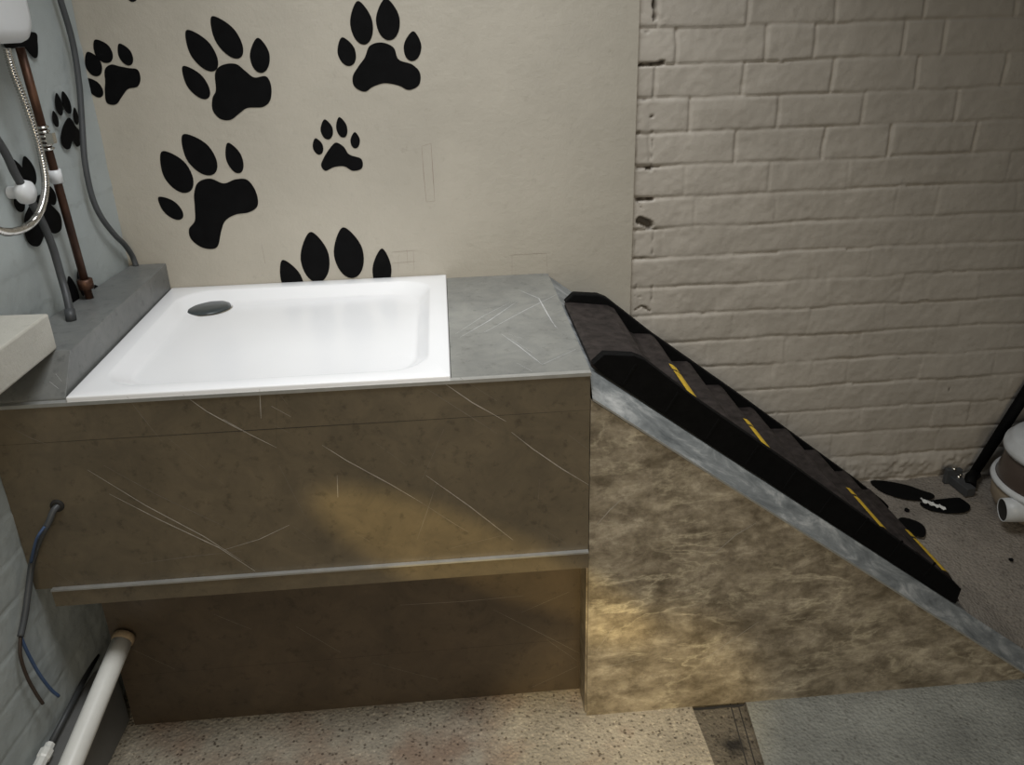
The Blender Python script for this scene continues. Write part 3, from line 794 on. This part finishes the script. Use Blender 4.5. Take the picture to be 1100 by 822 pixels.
# electric cable from the front panel
hp = back(62, 544, YF)
ec = thing('power_cable', hp, 'grey cable with bare blue and brown ends hanging from the front panel', 'cable')
lo = lambda u, v, off: left(u, v, off)
pts = [hp + Vector((.002, -.001, .002)), hp + Vector((-.004, -.012, -.003)), back(52, 562, YF-.022), back(43, 578, YF-.030), left(35, 602, .022), left(31, 630, .018), left(27, 660, .016), left(22, 684, .016)]
link('sheath', MB().tube(smooth_path(pts, 6), .0062, 12), 'cable_grey', ec)
pe = pts[-1]
link('blue_core', MB().tube(smooth_path([back(48, 566, YF-.036), back(39, 580, YF-.046), pts[4] + Vector((0, -.006, 0))], 6), .0028, 8), 'blue_wire', ec)
link('blue_wire', MB().tube(smooth_path([pe, left(30, 702, .018), left(42, 724, .020), left(54, 740, .022), left(63, 748, .026)], 6), .0034, 10), 'blue_wire', ec)
link('brown_wire', MB().tube(smooth_path([pe, left(22, 705, .016), left(29, 727, .017), left(38, 744, .018), left(46, 756, .020)], 6), .0034, 10), 'brown_wire', ec)
link('grommet', MB().lathe([(.007, .004), (.012, .004), (.013, 0), (.013, -.003), (.007, -.003)], hp + Vector((0, -.001, .002)), (0, -1, 0), 20), 'dark', ec)

# white waste pipe out of the kick panel
p0 = Vector((.0255, YK-.010, .265)); p1 = Vector((.006, -.8705, .200)); dp = (p1-p0)
wp = thing('waste_pipe', p0, 'white plastic waste pipe sticking out from under the platform lip', 'pipe')
link('pipe', MB().tube([p0, p0+dp*.3, p0+dp*.7, p1, p0+dp*2.6], .0215, 24), 'pipe_white', wp)
link('sealant_collar', MB().lathe([(.0217, -.001), (.0245, 0), (.0235, .012), (.0217, .016)], p0, dp.normalized(), 24), 'tan', wp)
# thin dark pipe with white end fitting along the boxing
q0 = flat(100, 712, .168); q1 = flat(54, 800, .168); dq = q1-q0
tp = thing('thin_pipe', q0, 'thin dark pipe with a white end fitting along the boxing by the left wall', 'pipe')
link('pipe', MB().tube([q0 - dq*.1, q0+dq*.5, q1], .006, 12), 'hose_grey', tp)
dn_ = dq.normalized()
mb = MB().lathe([(.006, 0), (.0095, .0), (.0095, .012), (.0135, .016), (.0135, .034), (.0115, .038), (.0115, .075), (0, .075)], q1, dn_, 8, smooth=False)
link('end_fitting', mb, 'pipe_white', tp)

# ------------------------------------------------------------------ RIGHT SIDE: vacuum, hose, scraps
zf = .150
fz = lambda u, v, z=.1525: flat(u, v, z)
def floor_toe(label_pts): return None
toesF = [[(935,517.5),(945,516.5),(960,518.5),(976,522),(990,527),(1002,531),(1003,535),(993,537.5),(975,537),(955,532),(943,526)],
         [(988,541),(1000,538),(1011,536.5),(1028,535),(1034,537),(1042,543.5),(1040,549),(1030,551.5),(1012,551),(998,548)],
         [(967,556.5),(978,558),(988,562),(994,568),(994,575),(990,577.5),(980,574.5),(968,570),(962,564)]]
fp = thing('paw_print', fz(985, 545), 'black paw print toes on the concrete floor behind the foot of the rubber ramp', 'paw print')
for pts in toesF:
    q = smooth_path([(a, b_, 0) for a, b_ in pts], 4, True)
    link('toe_pad', MB().prism([fz(p.x, p.y, .1545) for p in q], (0, 0, .0012)), 'black_paint', fp)
# white torn scrap over the toe
mb = MB(); random.seed(3)
ca_, cb_ = fz(990, 538, .158), fz(1015, 547, .158); n = 14; vs = []
for i in range(n+1):
    p = ca_.lerp(cb_, i/n); w = .011 + .004*math.sin(i*1.7)
    for s in (-1, -.3, .4, 1): vs.append(p + Vector((.15*w*s, w*s, .004*random.random() + .004*(1-abs(s)))))
fs = [(i*4+j, (i+1)*4+j, (i+1)*4+j+1, i*4+j+1) for i in range(n) for j in range(3)]
mb.add(vs, fs, 0, False)
o = tag(link('paper_scrap', mb, 'paper'), 'crumpled white scrap lying on the floor by the black toe marks', 'scrap')
so = o.modifiers.new('solid', 'SOLIDIFY'); so.thickness = .0015
random.seed(5)
def pebble(u, v, r, mat, label, cat, zz=.1515):
    c = fz(u, v, zz); mb = MB(); prof = [(0, 0), (r*.8, 0), (r, r*.35), (r*.75, r*.8), (0, r)]
    mb.lathe(prof, c, (0, 0, 1), 9, smooth=False)
    mb.v = [p + Vector((random.uniform(-.2, .2)*r, random.uniform(-.2, .2)*r*2, 0)) for p in mb.v]
    return tag(link('floor_chip', mb, mat), label, cat)
pebble(1033, 617, .008, 'paper', 'small pale chip on the floor beyond the end of the rubber ramp', 'chip', .10)
pebble(974, 549, .008, 'black_paint', 'small dark chip on the floor between the black toe marks', 'chip')
pebble(1086, 602, .006, 'black_paint', 'tiny dark chip on open floor below the white drum', 'chip', .12)

# drum vacuum at the right edge
vc = Vector((2.458, -.240, zf))
vac = thing('drum_vacuum', vc, 'white lidded brown drum on a tan base at the right edge', 'vacuum cleaner')
link('base', MB().lathe([(0, 0.0180), (.135, 0.0180), (.168, 0.0252), (.178, 0.0450), (.180, 0.0765), (.176, 0.0972), (0, 0.0972)], vc, seg=56), 'vac_tan', vac)
link('drum', MB().lathe([(0, 0.0954), (.176, 0.0963), (.177, 0.1062), (.168, 0.1440), (.160, 0.2034), (0, 0.2043)], vc, seg=56), 'vac_brown', vac)
link('rim_band', MB().lathe([(.176, 0.0945), (.186, 0.0945), (.189, 0.1008), (.186, 0.1089), (.177, 0.1107)], vc, seg=56), 'vac_white', vac)
lid = link('lid', MB().lathe([(.158, 0.1908), (.171, 0.1908), (.174, 0.1998), (.172, 0.2124), (.162, 0.2187), (.160, 0.2268), (.150, 0.2358), (.128, 0.2412), (.122, 0.2520), (.07, 0.2592), (0, 0.2610)], vc, seg=56), 'vac_white', vac)
ld = Vector((-.86, -.51, 0)).normalized(); lc = vc + ld*.168
sd = Vector((-ld.y, ld.x, 0))
mb = MB(); pts = [lc + sd*a + Vector((0, 0, b_)) for a, b_ in ((-.017, .204), (.017, .204), (.014, .172), (.007, .160), (-.007, .160), (-.014, .172))]
mb.prism(pts, ld*.013); link('latch', mb, 'vac_white', lid, bevel=.002)
# short white spout with dark mouth on the left of the base
sdv = Vector((-.97, .20, -.06)).normalized(); sc_ = Vector((2.283, -.285, .212))
sp_ = link('spout', MB().lathe([(.029, .022), (.0300, .030), (.0325, .030), (.0335, .0), (.0335, -.045)], sc_, sdv, 28), 'vac_white', vac)
link('spout_mouth', MB().lathe([(0, .0285), (.0300, .0285), (.0305, .0290)], sc_, sdv, 28), 'dark', sp_)
for a in (.6, 2.2, 3.9, 5.4):
    c = vc + Vector((math.cos(a)*.14, math.sin(a)*.14, .0175))
    ax = Vector((-math.sin(a), math.cos(a), 0)); link('caster', MB().lathe([(0, -.011), (.015, -.011), (.0175, -.006), (.0175, .006), (.015, .011), (0, .011)], c, ax, 18), 'black_rubber', vac)
# black tube leaning behind it
ta = Vector((2.325, -.028, zf+.004)); tb = Vector((2.500, -.016, .56)); tb2 = tb + (tb-ta)*.7
bt = thing('vacuum_tube', ta, 'black vacuum tube leaning on the brick wall behind the white lidded drum', 'tube')
link('tube', MB().tube([ta, ta.lerp(tb, .5), tb, tb2], .016, 18, rfun=lambda t: .014 + .006*t), 'black_rubber', bt)
fl = ta + Vector((-.040, -.060, -.002))
mb = MB().tube([ta + Vector((.01, -.004, .02)), ta + Vector((-.02, -.03, .028)), fl + Vector((0, 0, .018))], .017, 14)
link('elbow', mb, 'black_rubber', bt)
# small metal bracket lying by the wall
bb = fz(1031, 526)
mb = MB()
mb.prism([bb + Vector((-.016, .045, 0)), bb + Vector((.016, .040, 0)), bb + Vector((.022, -.04, 0)), bb + Vector((-.010, -.045, 0))], (0, 0, .028))
mb.prism([bb + Vector((-.028, .050, .0)), bb + Vector((.020, .046, .0)), bb + Vector((.020, .030, .0)), bb + Vector((-.028, .034, .0))], (0, 0, .050))
br = link('metal_bracket', mb, 'hose_grey', bevel=.003); tag(br, 'dark metal bracket on the floor against the foot of the brick wall', 'bracket')
mb = MB()
for k in range(3): mb.lathe([(.007, 0), (.007, .004), (.004, .006), (0, .006)], bb + Vector((-.006 + .011*k, .036 - .012*(k % 2), .050 if k < 1 else .0285)), (0, 0, 1), 10)
link('bolt_head', mb, 'chrome', br)

# ------------------------------------------------------------------ LIGHT
w = bpy.data.worlds.new('world'); SC.world = w; w.use_nodes = True
bg = w.node_tree.nodes['Background']; bg.inputs[0].default_value = (.80, .90, 1.0, 1); bg.inputs[1].default_value = .05
def area(name, loc, target, size, energy, col, sy=None):
    l = bpy.data.lights.new(name, 'AREA'); l.energy = energy; l.color = col; l.size = size
    if sy: l.shape = 'RECTANGLE'; l.size_y = sy
    o = bpy.data.objects.new(name, l); COL.objects.link(o); o.location = loc
    o.rotation_euler = (Vector(target) - Vector(loc)).to_track_quat('-Z', 'Y').to_euler(); return o
rl = area('roof_light', (.75, -.85, 2.55), (.80, -.40, .6), .8, 10.0, (.97, .99, 1.0), .7)
rl.data.spread = math.radians(97)
area('front_fill_light', (.95, -3.4, 1.5), (1.1, -.6, .3), 1.3, 7, (1.0, .88, .68), 1.4).data.spread = math.radians(90)  # warm fill added from the front to lift the panels and floor
def beam(name, loc, to, energy, col, cone, blend, roll, squash):
    l = bpy.data.lights.new(name, 'SPOT'); l.energy = energy; l.color = col; l.spot_size = math.radians(cone); l.spot_blend = blend; l.shadow_soft_size = .03
    o = bpy.data.objects.new(name, l); COL.objects.link(o)
    q = (Vector(to) - Vector(loc)).to_track_quat('-Z', 'Y')
    o.matrix_world = Matrix.Translation(loc) @ q.to_matrix().to_4x4() @ Matrix.Rotation(math.radians(roll), 4, 'Z') @ Matrix.Diagonal((1.0, squash, 1, 1))
beam('sun_beam', (.45, -4.0, .70), (.83, YF, .425), 205, (1.0, .76, .32), 14.5, .25, -31, .24)
beam('sun_patch', (.75, -3.0, 2.3), (1.12, -.77, .07), 190, (1.0, .80, .43), 13, .6, 15, .75)

SC.view_settings.view_transform = 'Standard'; SC.view_settings.look = 'None'
SC.view_settings.gamma = 1; SC.view_settings.exposure = 0; SC.view_settings.use_curve_mapping = False
SC.cycles.max_bounces = 8
